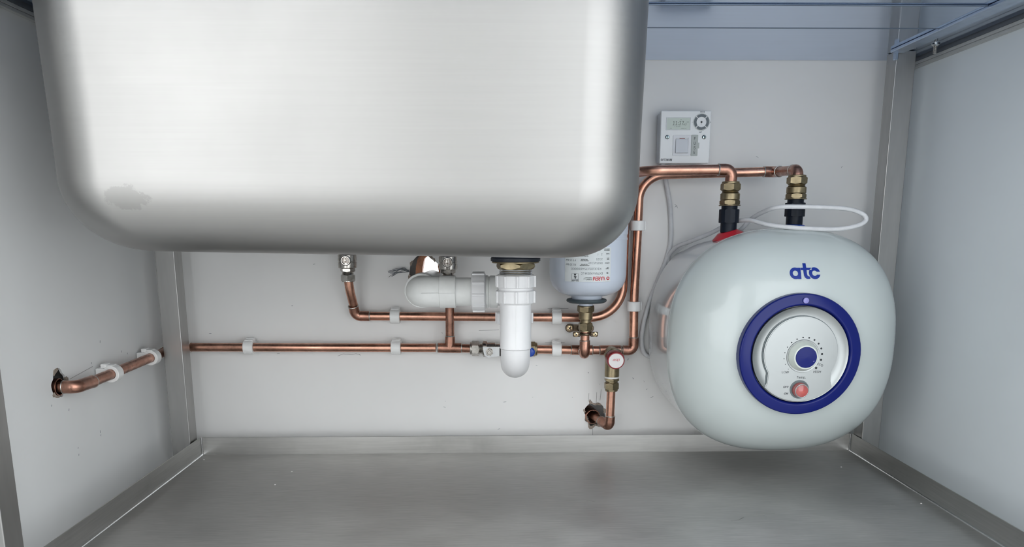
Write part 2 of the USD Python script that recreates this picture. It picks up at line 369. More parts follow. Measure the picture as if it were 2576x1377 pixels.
tuft = [tube(spline([(-.205, -.0012, .316 + .004 * g.normal() * .4), (-.215 - .006 * g.random(), -.004 - .004 * g.random(), .318 + .003 * g.normal()), (-.232 - .01 * g.random(), -.003, .315 + .005 * g.normal())], 5), .00035, 5) for k in range(11)]
part(wb, 'frayed_fibre', tuft, 'grey_ink', kind='stuff', label='frayed grey fibres left of the waste pipe hole')

holeL = ragged(-.3270, .1850, .0170, .0190, .16, 9)               # in the left side wall: polygon in (y, z)
def side_slab(poly, x0, x1):
    m = extr(poly, abs(x1 - x0)); v = m.vertices
    m.vertices = np.stack([min(x0, x1) + v[:, 2], v[:, 0], v[:, 1]], 1); return m
wl = thing('wall_left', None, None, kind='structure')
rl = sbox(-.76, FL, 0.0, 1.0)
part(wl, 'wall_panel', side_slab(rl.difference(holeL), -WX - .003, -WX), 'wall_panel', smooth=False)
part(wl, 'insulation_core', side_slab(rl.difference(ragged(-.3270, .186, .022, .024, .1, 19)), -WX - .04, -WX - .003), 'foam_core', smooth=False)
part(wl, 'end_cap', cbox(-WX - .0445, -WX + .0005, -.7625, -.7595, FL, 1.0, .0004), 'room_white', smooth=False)
part(wl, 'outer_panel', side_slab(rl, -WX - .044, -WX - .04), 'room_white', smooth=False)
ml = []
for y, z in [(-.2402, .1858 + .012), (-.2366, .0944), (-.2366, .089), (-.2997, .0876), (-.2997, .0778), (-.1491, .2006), (-.1306, .1946), (-.3111, .1451), (-.21, .225), (-.35, .16)]:
    l = g.uniform(.0006, .0018); ml.append(side_slab(LineString([(y, z - l), (y + .0008, z + l)]).buffer(.00035), -WX - .0005, -WX + .0002))
part(wl, 'scuff_mark', ml, 'grey_ink', smooth=False, kind='stuff', label='small dark scuffs scattered on the side panel')
part(wl, 'pencil_mark', side_slab(LineString([(-.300, .186), (-.238, .1925)]).buffer(.0003), -WX - .0005, -WX + .0002), 'soft_ink', smooth=False)
tp = []
for p in torn(holeL, .006, 41):
    v = p.vertices.copy(); p.vertices = np.stack([-WX - v[:, 1], v[:, 0], v[:, 2]], 1); tp.append(p)
part(wl, 'torn_edge', tp, 'torn_board', smooth=False, label='torn board round the hole in the side wall')

wr = thing('wall_right', None, None, kind='structure')
part(wr, 'wall_panel', cbox(WX, WX + .04, -.76, 0, FL, 1.0), 'wall_panel_flare_tint', smooth=False)
for sx, nm in ((-1, 1), (1, 2)):
    t = thing('trim_%d' % nm, None, None, kind='structure')
    a, b = sorted((sx * WX, sx * (WX - .006))); c, d = sorted((sx * WX, sx * (WX - .009)))
    part(t, 'lower_strip', cbox(a, b, -.76, -.001, .6455, .6502, .0006), 'trim_grey', smooth=False)
    part(t, 'upper_strip', cbox(a, b, -.76, -.001, .6506, .6555, .0006), 'trim_grey', smooth=False)
    part(t, 'dark_backing', cbox(a, b, -.76, -.001, .6557, .6655, .0004), 'trim_dark', smooth=False)
single('floor', None, None, cbox(-2.2, 2.2, -2.0, 0, FL - .05, FL), 'room_floor', smooth=False, kind='structure')
single('ceiling', None, None, cbox(-2.2, 2.2, -2.0, .05, 2.2, 2.25), 'room_white', smooth=False, kind='structure')
single('wall_side_left', None, None, cbox(-2.25, -2.2, -2.0, .05, FL, 2.2), 'room_white', smooth=False, kind='structure')
single('wall_side_right', None, None, cbox(2.2, 2.25, -2.0, .05, FL, 2.2), 'room_white', smooth=False, kind='structure')
fr = sbox(-2.2, FL, 2.2, 2.2).difference(sbox(-2.1, -.13, -.38, 1.77)).difference(sbox(.12, -.13, 2.1, 1.77))  # unseen wall; pillar between openings shaped to dim the basin reflection
single('wall_front', None, None, slab(fr, -2.05, -2.0), 'room_white', smooth=False, kind='structure')

# ================================================================== the stainless sink table
XL, S, GY = .5752, .0314, .045
ZU = .6614
st = thing('sink_table', 'brushed stainless steel sink table with one deep basin hanging under its worktop', 'sink', (0, -.3, FL))
part(st, 'worktop', [cbox(-.632, .632, -.60, -.001, ZU, ZU + .0012, .0004), cbox(-.632, .632, -.60, -.001, ZU + .03, ZU + .04, .001), cbox(-.632, .632, -.602, -.600, ZU - .004, ZU + .04, .0005)], 'worktop_flare_steel', smooth=False, label='reflective underside of the worktop, blue flare tinted into its colour')
part(st, 'stiffening_strip', [cbox(.112, .5625, -.324, -.214, ZU - .0014, ZU - .0002, .0005)], 'worktop_flare_steel', smooth=False)
for y in (-.214, -.324): part(st, 'strip_seam', tube([(.112, y, ZU - .0010), (.5625, y, ZU - .0010)], .0011, 10), 'seam_steel')
def basin():
    x0, x1, y0, y1, rc = -.5375, .1130, -.53, -.15, .075
    bx_, by2, bz = .072, .062, .078                                 # the bottom edge is rounder at the ends than along the front
    def loop(ix, iy, z, sl):
        rx, ry = rc - ix * .15, max(rc - iy * .3, .02); out = []
        for (cx, cy, a0) in ((x1 - ix - rx, y1 - iy - ry, 0), (x0 + ix + rx, y1 - iy - ry, 90), (x0 + ix + rx, y0 + iy + ry, 180), (x1 - ix - rx, y0 + iy + ry, 270)):
            for k in range(15):
                a = math.radians(a0 + 90 * k / 14); x = cx + rx * math.cos(a)
                out.append((x, cy + ry * math.sin(a), z + sl * (x1 - x) * .019))
        return out
    zb = .3528; DR = .006; rows = [loop(0, 0, .6612, 0), loop(DR * .5, 0, .56, .3), loop(DR * .9, 0, .48, .9)]
    for k in range(0, 25):
        a = math.radians(90 * k / 24); rows.append(loop(DR + bx_ * (1 - math.cos(a)), by2 * (1 - math.cos(a)), zb + bz * (1 - math.sin(a)), 1))
    n = len(rows[0]); v = np.array(rows).reshape(-1, 3); f = []
    for i in range(len(rows) - 1):
        for j in range(n):
            j2 = (j + 1) % n; f += [(i * n + j, (i + 1) * n + j2, i * n + j2), (i * n + j, (i + 1) * n + j, (i + 1) * n + j2)]
    e = (len(rows) - 1) * n; c = len(v); v = np.vstack([v, v[e:e + n].mean(0)])
    for j in range(n): f.append((c, e + (j + 1) % n, e + j))
    m = trimesh.Trimesh(v, np.array(f), process=False)
    if m.face_normals[-1][2] > 0: m.invert()
    return m
part(st, 'basin', basin(), 'basin_steel', smooth=True, label='deep pressed basin with rounded corners and a rubbed patch')
for sx in (-1, 1):
    for y in (-GY - S, -.5735):
        a, b = sorted((sx * XL, sx * (XL + S)))
        part(st, 'leg', rbox(a, b, y, y + S, FL + .0005, ZU - .0005, .0013), 'leg_steel', smooth=30)
    a, b = sorted((sx * .5630, sx * .5855))
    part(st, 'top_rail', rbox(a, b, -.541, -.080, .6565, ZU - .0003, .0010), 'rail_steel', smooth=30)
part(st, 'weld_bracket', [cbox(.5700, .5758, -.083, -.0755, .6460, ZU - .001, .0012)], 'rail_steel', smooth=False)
for yy in (-.118, -.46):
    f_ = part(st, 'fixing_screw', thread(.0028, (.613, yy, .6475), (0, 0, 1), .0135, .0014, .0005, 16), 'nickel')
    part(f_, 'flange_nut', lathe([(.0034, 0), (.0044, .001), (.006, .0022), (.006, .003)], (.613, yy, .6580), (0, 0, 1), 20), 'zinc_plate')
# undershelf tray
us = thing('undershelf', 'brushed stainless steel undershelf tray with turned-up edges below the pipework', 'shelf', (0, -.3, 0))
part(us, 'shelf_panel', cbox(-.5705, .5725, -.60, -.0405, -.0012, 0, .0004), 'shelf_steel', smooth=False)
part(us, 'front_fold', cbox(-.5705, .5725, -.6012, -.5998, -.030, 0, .0004), 'lip_steel', smooth=False)
part(us, 'back_lip', [cbox(-.5690, .5715, -.0405, -.0393, -.001, .0315, .0004), cbox(-.565, -.415, -.0410, -.0400, .0302, .0318, .0003)], 'lip_steel', smooth=False)
def lip(x, sgn):
    a = [cbox(min(x, x + sgn * .0012), max(x, x + sgn * .0012), -.60, -.0415, -.001, .0322, .0004)]
    return a
part(us, 'side_lip', lip(-.5707, -1), 'side_lip_steel', smooth=False)
part(us, 'side_lip', lip(.5730, 1), 'side_lip_steel', smooth=False)
for x, s in ((-.5700, 1), (.5722, -1)):
    part(us, 'fold_edge', [tube([(x, -.60, .0007), (x, -.0415, .0007)], .0016, 8), tube([(x + s * .0002, -.0412, .0), (x + s * .0002, -.0412, .031)], .0009, 8)], 'zinc_plate')

scr = []
for x, y, dx_, dy_ in ((.0760, -.2880, .011, -.006), (.498, -.316, .014, -.003), (.262, -.372, .02, .012), (.300, -.350, .03, .004)):
    scr.append(extr(LineString([(x, y), (x + dx_ * .5, y + dy_ * .2), (x + dx_, y + dy_)]).buffer(.0004), .0002).apply_translation([0, 0, -.00005]))
part(us, 'scratch', scr, 'leg_steel', smooth=False, kind='stuff', label='fine dark scratches on the shelf panel')
part(us, 'dust_speck', [cbox(x - .0012, x + .0012, y - .0008, y + .0008, 0, .0010, .0003) for x, y in ((-.5565, -.0713), (.5151, -.1375), (.5535, -.312), (-.3885, -.1416), (-.3971, -.2071))], 'cap_white', smooth=False, kind='stuff', label='tiny pale specks of dust on the shelf panel')

# ================================================================== copper pipework
R15 = .0075
def solder(path, o, axis, r=.0088): part(path, 'solder_ring', torus(r - .0006, .0010, o, axis, 24, 8), 'solder')
def elbow(path, a, c, b, r=.0087, R=.012, sol=True):
    """Capillary elbow through corner c with its ends at a and b."""
    a, c, b = (np.array(q, float) for q in (a, c, b))
    part(path, 'elbow', tube(fil([a, c, b], R, 12), r, 24), 'copper_dull')
    if sol: solder(path, a, a - c); solder(path, b, b - c)
def pipe(path, pts, mat_='copper', r=R15, R=.03): return part(path, 'pipe_length', tube(fil(pts, R, 12) if len(pts) > 2 else np.linspace(pts[0], pts[1], 2), r, 24), mat_)
def tee(path, o, d, half, branch, blen, r=.0087):
    o, d, branch = np.array(o, float), np.array(d, float), np.array(branch, float); d /= np.linalg.norm(d); branch /= np.linalg.norm(branch)
    part(path, 'tee_fitting', [cyl(r, o - d * half, d, 2 * half, 24, .0004), cyl(r, o, branch, blen, 24, .0004)], 'copper_dull')
    solder(path, o - d * half, d); solder(path, o + d * half, d); solder(path, o + branch * blen, branch)
PY = -.022
# supply run: side wall - corner - tee - stop valve
XP = -.617
c1 = thing('copper_pipe', 'long lower copper pipe from the hole in the left wall to the chrome lever valve', 'pipe', (-.36, PY, .187))
pipe(c1, [(XP, -.287, .1795), (XP, -.045, .184)], 'copper_dull')
elbow(c1, (-.6335, -.3285, .1806), (XP, -.3275, .1804), (XP, -.285, .1796), R=.015)
pipe(c1, [(-.676, -.3290, .1808), (-.632, -.3285, .1806)], 'copper_dull')
elbow(c1, (XP, -.047, .1845), (XP, PY, .188), (-.583, PY, .188), R=.010)
pipe(c1, [(-.585, PY, .1880), (-.160, PY, .1852)])
tee(c1, (-.1355, PY, .1848), (1, 0, -.012), .0205, (.03, 0, 1), .021)
pipe(c1, [(-.116, PY, .1842), (-.098, PY, .1838)], 'copper_dull')
pipe(c1, [(-.1349, PY, .204), (-.1340, -.030, .262), (-.1343, -.050, .322)], 'copper_dull', R=.12)
# valve-to-heater cold run
c2 = thing('copper_pipe', 'copper pipe rising just left of the heater and crossing to its right-hand connector', 'pipe', (.185, PY, .18))
pipe(c2, [(.016, PY, .1815), (.078, PY, .1803)])
tee(c2, (.0945, PY, .1800), (1, 0, -.01), .0185, (0, -1, .06), .030)
pipe(c2, [(.112, PY, .1798), (.126, PY, .1797)], 'copper_dull')
tee(c2, (.1440, PY, .1795), (1, 0, 0), .0185, (0, -1, -.05), .018)
pipe(c2, [(.161, PY, .1793), (.168, PY, .1793)], 'copper_dull')
elbow(c2, (.1655, PY, .1792), (.1850, PY, .1790), (.1848, PY, .2020))
pipe(c2, [(.1848, PY, .200), (.1835, PY, .265), (.1862, PY, .393), (.1868, -.024, .4755), (.390, -.050, .4792)], R=[.3, .3, .042])
elbow(c2, (.3860, -.050, .4792), (.4040, -.050, .4790), (.4040, -.072, .4780), R=.012)
pipe(c2, [(.4040, -.070, .4781), (.4040, -.136, .4752)], 'copper_dull')
elbow(c2, (.4040, -.130, .4755), (.4040, -.150, .4745), (.4038, -.150, .4515), R=.013)
# elbow up to the expansion vessel
c2v = thing('copper_pipe', 'short upright copper pipe on an elbow below the expansion vessel', 'pipe', (.0945, -.072, .18))
elbow(c2v, (.0945, -.052, .1810), (.0938, -.0735, .1800), (.0938, -.072, .2035), R=.011)
pipe(c2v, [(.0938, -.072, .200), (.0945, -.072, .232)])
# hot run: left isolating valve - bends - heater
c3 = thing('copper_pipe', 'upper copper pipe from the left chrome valve, bending up behind the expansion vessel', 'pipe', (0, PY, .24))
pipe(c3, [(-.3012, -.050, .318), (-.3006, -.047, .290), (-.2975, -.026, .256)], R=.15)
elbow(c3, (-.2985, -.030, .2590), (-.2965, PY, .2410), (-.2720, PY, .2408), R=.012)
pipe(c3, [(-.275, PY, .2408), (.1640, PY, .2364), (.1640, PY, .4735), (.1680, -.150, .4735), (.287, -.150, .4752)], R=[.055, .03, .03])
elbow(c3, (.2830, -.150, .4752), (.3030, -.150, .4752), (.3028, -.150, .4515), R=.014)
# discharge pipe of the safety valve
c4 = thing('copper_pipe', 'short copper discharge pipe dropping below the red capped safety valve into the lower wall hole', 'pipe', (.1435, -.05, .05))
pipe(c4, [(.1437, -.050, .128), (.1425, -.050, .064)])
elbow(c4, (.1427, -.050, .0680), (.1420, -.050, .0490), (.1305, -.0225, .0525), R=.010)
pipe(c4, [(.1325, -.027, .0520), (.1120, .022, .0580)], 'copper_dull')
s1 = thing('pipe_sleeve', 'wider copper sleeve set in the wall hole below the safety valve', 'pipe sleeve', (.1185, 0, .056))
part(s1, 'sleeve', ring(.0118, .0132, .032, (.1185, -.004, .0555), (-.15, 1, .03), 32, .0003), 'copper_dull')
s2 = thing('pipe_sleeve', 'wider copper sleeve set in the hole in the left wall', 'pipe sleeve', (-.64, -.333, .1835))
part(s2, 'sleeve', ring(.0105, .0117, .036, (-.6385, -.3285, .1806), (-1, 0, 0), 32, .0003), 'copper_dull')

# ------------------------------------------------------------------ white pipe clips (pipe along x, wall at +y; origin on the pipe's axis)
def clip_parts(path):
    band = ring(.0078, .0122, .0165, (-.00825, 0, 0), (1, 0, 0), 40, .0008)
    m1 = part(path, 'band', band, 'clip_plastic', local=True)
    part(path, 'base', [rbox(-.0080, .0080, .0085, .0216, -.0085, .0085, .0015, 1), rbox(-.0076, .0076, .0060, .0140, .0085, .0150, .0015, 1)], 'clip_plastic', local=True)
    part(path, 'snap_hook', [cbox(-.0070, .0070, -.0030, .0090, .0108, .0132, .0006)], 'clip_plastic', local=True)
CL = [('white plastic clip on the lower pipe, nearest the left rear leg', (-.4821, PY, .1876), (0, 0, 0)),
      ('white plastic clip on the lower pipe, directly below another clip, left of the tee', (-.2285, PY, .1858), (0, 0, 0)),
      ('white plastic clip on the upper pipe, just right of its elbow', (-.2285, PY, .2400), (0, 0, 0)),
      ('white plastic clip on the upper pipe, between the white trap and the expansion vessel', (.0500, PY, .2369), (0, 0, 0)),
      ('white plastic clip on the lower pipe, right of the white trap and blue lever', (.0504, PY, .1810), (0, 0, 0)),
      ('white plastic clip on the vertical pipe beside the expansion vessel, just right of the basin', (.1862, PY, .3929), (0, 90, 0)),
      ('white plastic clip on the vertical pipe left of the heater, below the vessel label', (.1836, PY, .2563), (0, 90, 0)),
      ('white plastic clip on the left wall pipe, nearest the wall hole', (XP, -.2270, .1803), (0, 0, 90)),
      ('white plastic clip on the left wall pipe, nearest the rear leg', (XP, -.0960, .1828), (0, 0, 90))]
clip0 = thing('pipe_clip', CL[0][0], 'pipe clip', CL[0][1], 'white clips holding the copper pipes')
clip_parts(clip0)
for lb, lc, rt in CL[1:]: copy_of(clip0, 'pipe_clip', lb, lc, rt)

# ------------------------------------------------------------------ valves and brass
def isolating_valve(x, y, z0, label):
    """Chromed full-bore valve on an upright pipe, its lower nut starting at z0."""
    t = thing('isolating_valve', label, 'valve', (x, y, z0))
    U = (0, 0, 1)
    part(t, 'compression_nut', hexnut(.0225, .0105, (x, y, z0 + .0015), U, rot=.1), 'nickel', smooth=20)
    part(t, 'nut_collar', cyl(.0105, (x, y, z0), U, .003, 28, .0005), 'nickel')
    part(t, 'threaded_neck', thread(.0098, (x, y, z0 + .011), U, .006), 'nickel')
    part(t, 'hex_shoulder', hexnut(.0215, .0065, (x, y, z0 + .0165), U, rot=.5), 'nickel', smooth=20)
    part(t, 'valve_body', lathe([(.0125, .0), (.0152, .0015), (.0155, .010), (.0148, .0105), (.0148, .0122), (.0155, .0128), (.0152, .022), (.0130, .024), (.0110, .026)], (x, y, z0 + .022), U, 32), 'nickel')
    b = part(t, 'spindle_boss', ring(.0062, .0085, .007, (x, y - .010, z0 + .0355), (0, -1, 0), 32, .0012), 'nickel')
    part(b, 'screwdriver_slot', [cyl(.0060, (x, y - .011, z0 + .0355), (0, -1, 0), .0042, 24, .0006), ], 'nickel_dull')
    part(b, 'slot_line', cbox(x - .0006, x + .0006, y - .0154, y - .0150, z0 + .0310, z0 + .0400, .0001), 'bronze_dark', smooth=False)
    part(t, 'upper_shoulder', hexnut(.0205, .008, (x, y, z0 + .048), U, rot=.3), 'nickel', smooth=20)
    part(t, 'upper_nut', hexnut(.0225, .0105, (x, y, z0 + .058), U, rot=.0), 'nickel', smooth=20)
    part(t, 'tap_tail', tube(spline([(x, y, z0 + .067), (x, y - .004, z0 + .12), (x + .02, y - .02, z0 + .20), (x + .03, y - .04, z0 + .29)], 6), .0065, 16), 'zinc_plate')
isolating_valve(-.3012, -.050, .3015, 'chrome isolating valve on the left, above the copper elbow of the upper pipe')
isolating_valve(-.1343, -.050, .2985, 'chrome isolating valve behind the white waste pipe, right of the ragged wall hole')

sv = thing('stop_valve', 'chrome lever valve with a blue handle on the lower pipe behind the white trap', 'valve', (-.04, PY, .183))
X = (1, 0, 0)
part(sv, 'compression_nut', [hexnut(.0235, .0130, (-.0975, PY, .1838), X, rot=.0), cyl(.0115, (-.1005, PY, .1838), X, .004, 28, .0006)], 'nickel', smooth=20)
part(sv, 'threaded_neck', thread(.0100, (-.0850, PY, .1835), X, .006), 'nickel')
part(sv, 'valve_body', lathe([(.0120, 0), (.0140, .001), (.0140, .006), (.0118, .0075), (.0124, .016), (.0124, .022), (.0098, .0235), (.0098, .031)], (-.0785, PY, .1833), X, 32), 'nickel')
part(sv, 'body_flange', hexnut(.0265, .0075, (-.0780, PY, .1833), X, rot=.3, sides=8), 'nickel', smooth=20)
part(sv, 'rear_nut', hexnut(.0225, .0125, (-.0470, PY, .1830), X), 'nickel', smooth=20)
part(sv, 'brass_nut', [hexnut(.0225, .0115, (.0025, PY, .1822), X), cyl(.0115, (.0125, PY, .1822), X, .004, 28, .0006), thread(.0098, (-.034, PY, .1825), X, .037)], 'brass', smooth=20)
part(sv, 'spindle', [cyl(.0062, (-.0665, PY - .012, .1815), (0, -1, 0), .010, 20)], 'nickel')
lv = part(sv, 'lever', [slab(Polygon([(-.077, .1885), (-.047, .1885), (-.047, .174), (-.062, .1725), (-.0685, .1715), (-.0745, .175)]).buffer(.0008), -.0425, -.0410),
                        slab(sbox(-.049, .1735, -.028, .1885), -.0425, -.0410)], 'zinc_plate', smooth=False)
part(lv, 'lever_nut', [hexnut(.0112, .0055, (-.0665, -.0425, .1805), (0, -1, 0), rot=.3), cyl(.0034, (-.0665, -.0470, .1805), (0, -1, 0), .004, 16, .0005)], 'nickel', smooth=20)
part(lv, 'blue_grip', [rbox(-.0335, .0060, -.0470, -.0385, .1722, .1888, .004), lathe([(.0, 0), (.006, .0008), (.0082, .003), (.0082, .006), (.006, .0082), (0, .009)], (.0035, -.0465, .1802), (0, 1, 0), 24)], 'blue_plastic')

# connector and wall bracket under the expansion vessel
vx, vy = .0945, -.072
vc = thing('vessel_connector', 'dull brass straight connector screwed under the blue-white expansion vessel', 'pipe fitting', (vx, vy, .217))
part(vc, 'compression_nut', [hexnut(.0212, .0125, (vx, vy, .2215), (0, 0, 1), rot=.12), cyl(.0102, (vx, vy, .2190), (0, 0, 1), .004, 28, .0005)], 'brass', smooth=20)
part(vc, 'neck', [cyl(.0090, (vx, vy, .2335), (0, 0, 1), .007, 28)], 'brass')
part(vc, 'collar', cyl(.0116, (vx, vy, .2395), (0, 0, 1), .0130, 32, .0008), 'brass')
part(vc, 'swivel_nut', [hexnut(.0250, .0100, (vx, vy, .2520), (0, 0, 1), rot=.2), cyl(.0140, (vx, vy, .2600), (0, 0, 1), .0025, 32, .0005)], 'brass', smooth=20)
mb = thing('pipe_bracket', 'dark bronze two-screw pipe bracket clamping the short pipe under the expansion vessel', 'bracket', (vx, -.05, .217))
D = (0, -1, 0)
part(mb, 'wall_plate', [slab(LineString([(.0745, .2165), (.1095, .2160)]).buffer(.0062), -.0022, -.0002), cyl(.0045, (vx, 0, .2152), D, .066, 16), cbox(.088, .100, -.008, -.002, .211, .221, .002)], 'bronze_dark', smooth=30)
part(mb, 'clamp_ring', [torus(.0088, .0022, (vx, vy, .2152), (0, 0, 1), 32, 10), rbox(vx - .021, vx - .008, vy - .0030, vy + .0010, .2107, .2187, .0018, 1), rbox(vx + .008, vx + .021, vy - .0030, vy + .0010, .2107, .2187, .0018, 1)], 'bronze_dark')
def cross_screw(path, x, y, z, r, a=.3):
    s = part(path, 'screw', lathe([(r, 0), (r, .0008), (r * .75, .0016), (0, .0019)], (x, y, z), D, 20), 'brass_bright')
    c_ = extr(unary_union([sbox(-r * .55, -r * .13, r * .55, r * .13), sbox(-r * .13, -r * .55, r * .13, r * .55)]), .0006)
    part(s, 'cross_slot', face(c_, x, y - .0016, z, a), 'ink', smooth=False)
for x, z in ((vx - .0158, .2147), (vx + .0162, .2147)): cross_screw(mb, x, vy - .003, z, .0040, .35 + x * 20)
for x, z in ((.0745, .2165), (.1095, .2160)):
    part(mb, 'screw_cup', ring(.0045, .0076, .004, (x, -.0022, z), D, 24, .001), 'bronze_dark'); cross_screw(mb, x, -.0040, z, .0056, .1 + x * 9)

# safety valve
px_, pz_ = .1440, .1745
pv = thing('safety_valve', 'brass pressure relief valve with a dark red cap marked 6bar', 'valve', (px_, -.05, pz_))
part(pv, 'valve_body', [cyl(.0115, (px_, PY - .016, pz_ + .003), D, .040, 32), lathe([(.0125, 0), (.0125, .028), (.0118, .029)], (px_, -.050, .1385), (0, 0, 1), 32)], 'brass')
part(pv, 'hex_collar', [hexnut(.0285, .0130, (px_, -.0570, pz_ + .0005), (0, -1, -.04), rot=.25)], 'brass', smooth=20)
rp = [(.0145, 0), (.0152, .002), (.0152, .0150), (.0146, .0200), (.0138, .0215), (.0128, .0216)]
ca = (0, -1, -.045)
part(pv, 'cap_seal', cyl(.0149, (px_, -.0690, pz_ - .0005), ca, .003, 36), 'black_plastic')
cp = part(pv, 'cap', lathe(rp, (px_, -.0715, pz_ - .0007), ca, 40), 'valve_red', label='dark red cap')
dk = part(cp, 'cap_disc', cyl(.0124, (px_, -.0925, pz_ - .0017), ca, .0012, 36, .0002), 'cap_white', label='white end disc printed 6bar')
arc = [( .0062 * math.cos(a), .0062 * math.sin(a)) for a in np.radians(np.linspace(235, 305, 12))]
part(cp, 'cap_print', [face(text('6bar', .0042, .0002, squeeze=1.0), px_, -.0937, pz_ - .0005, math.pi + .04),
     face(extr(LineString([(x * 1.0, y + .0108) for x, y in [(-.0045, -.0062), (-.002, -.0050), (.001, -.0046), (.0045, -.0052)]]).buffer(.00035), .0002), px_, -.0937, pz_)], 'red_ink', smooth=False)
part(pv, 'sealing_tape', cyl(.0121, (px_, -.050, .1350), (0, 0, 1), .0045, 28, .0008), 'ptfe', label='white thread tape')
part(pv, 'outlet_hex', hexnut(.0225, .0055, (px_, -.050, .1302), (0, 0, 1), rot=.1), 'brass', smooth=20)
part(pv, 'outlet_neck', cyl(.0092, (px_, -.050, .1265), (0, 0, 1), .005, 28), 'brass')
part(pv, 'outlet_nut', [hexnut(.0228, .0120, (px_ - .0002, -.050, .1160), (0, 0, 1), rot=.05), cyl(.0110, (px_ - .0003, -.050, .1128), (0, 0, 1), .0045, 28, .0006)], 'brass', smooth=20)

# expansion vessel
tx = .0967
ev = thing('expansion_vessel', 'pale blue-white expansion vessel half hidden by the basin, with an upside-down rating label', 'expansion vessel', (tx, vy, .262))
Rv = .0630
prof = [(.0, .2800), (.0255, .2800), (.034, .2805), (.0440, .2835), (.0520, .2885), (.0580, .2955), (.0615, .3040), (Rv, .3140), (Rv, .3690), (.0638, .3705), (.0638, .3730), (Rv - .0002, .3745), (Rv, .3780), (Rv + .0012, .3800), (Rv + .0012, .4700), (.0610, .4850), (.0560, .4980), (.0460, .5090), (.0300, .5160), (.012, .5180), (0, .5180)]
part(ev, 'tank', lathe(prof, (tx, vy, 0), (0, 0, 1), 64), 'vessel_white', smooth=40)
part(ev, 'neck', [lathe([(.0235, .2725), (.0255, .2760), (.0262, .2815)], (tx - .001, vy, 0), (0, 0, 1), 40), cyl(.0118, (vx, vy, .2610), (0, 0, 1), .008, 32)], 'vessel_white')
part(ev, 'rubber_ring', lathe([(.020, .2672), (.0290, .2676), (.0322, .2690), (.0335, .2712), (.0325, .2735), (.0290, .2742), (.022, .2738)], (tx - .0012, vy, 0), (0, 0, 1), 48), 'rubber_grey', label='dark grey rubber ring')
def on_tank(mesh, out):
    """A drawing in metres (u right, v up, seen upright) wrapped on the tank, turned upside down about its own centre."""
    m = mesh.copy(); m = m.subdivide_to_size(.006) if False else m
    v = m.vertices.copy(); u, w, d = -v[:, 0], -v[:, 1], v[:, 2]; a = u / Rv; r = Rv + out + d
    m.vertices = np.stack([tx + r * np.sin(a - .12), vy - r * np.cos(a - .12), .3325 + w], 1); return m
def gridrect(w, h, n=24, d=.0002):
    m = trimesh.creation.box((w, h, d)); 
    return trimesh.util.concatenate([trimesh.creation.box((w / n, h, d), trimesh.transformations.translation_matrix((-w / 2 + w * (k + .5) / n, 0, d / 2))) for k in range(n)])
lb = part(ev, 'rating_label', on_tank(gridrect(.0760, .0535), .0001), 'label_paper', smooth=40, label='upside-down white rating label')
def ltext(s, h, u, v, bold=False, sq=.95):
    m = meshkit.text_mesh(s, h, .0001, bold); m.vertices[:, 0] *= sq; m.apply_translation([u, v, .0002]); return on_tank(m, .0002)
def at(X_, Y_): return ((500 - X_) / 7.75 * .001, (Y_ - 697) / 7.95 * .001)    # positions read off the label itself, in millimetres
ink = []
for s, h, X_, Y_, b in [('EXTRAVAREM LC', .0032, 688, 792, False), ('R1002823S4000000', .0036, 668, 735, False), ('860345749', .0030, 684, 665, False), ('2023', .0032, 684, 616, False), ('2    l', .0030, 680, 560, False), ('-10 99', .0030, 676, 503, False),
                        ('PS 10 bar', .0030, 360, 685, False), ('PT 15 bar', .0030, 358, 630, False)]:
    u, v = at(X_, Y_); ink.append(ltext(s, h, u, v, b))
part(lb, 'printed_text', ink, 'grey_ink', smooth=False)
ink = []
for s, X_, Y_ in [('TIPO', 764, 809), ('TYPE', 764, 796), ('CODICE', 768, 748), ('CODE', 768, 735), ('MATRICOLA', 776, 678), ('DATA', 768, 632), ('DATE', 768, 617), ('VOLUME', 774, 564), ('TEMPERATURA', 778, 520), ('TEMPERATURE', 778, 505), ('PRESSIONE MASSIMA', 520, 706), ('MAX PRESSURE', 500, 692), ('PRESSIONE PROVA', 512, 648), ('MAX PRESSURE', 498, 634), ('PRECARICA STANDARD', 508, 592), ('PRELOAD STANDARD', 504, 578),
                    ('Via Sabbioni, 2', 556, 884), ('Bonavigo (Vr) ITALY', 556, 872), ('MADE IN ITALY', 548, 856)]:
    u, v = at(X_, Y_); ink.append(ltext(s, .00125, u, v - .0006, True, .8))
part(lb, 'small_print', ink, 'ink', smooth=False)
u, v = at(720, 845); part(lb, 'red_brand', [ltext('VAREM', .0058, u, v, True, .72), on_tank(extr(Point(at(758, 868)).buffer(.0028).difference(unary_union([LineString([at(772, 878), at(762, 858), at(758, 872), at(754, 858), at(746, 878)]).buffer(.0004)])), .0001).apply_translation([0, 0, .0002]), .0002)], 'red_ink', smooth=False)
bx0, by0 = at(390, 808); bx1, by1 = at(305, 908)
fr_ = sbox(min(bx0, bx1), min(by0, by1), max(bx0, bx1), max(by0, by1))
man = unary_union([LineString([at(350, 850), at(346, 830), at(358, 812)]).buffer(.0006), LineString([at(346, 830), at(336, 812)]).buffer(.0006), Point(at(350, 862)).buffer(.0011), LineString([at(366, 848), at(336, 846)]).buffer(.0005)])
part(lb, 'pictogram', on_tank(extr(unary_union([fr_.difference(fr_.buffer(-.0003)), man, LineString([at(385, 880), at(310, 880)]).buffer(.0003), LineString([at(385, 893), at(310, 893)]).buffer(.0004)]), .0001).apply_translation([0, 0, .0002]), .0002), 'ink', smooth=False)

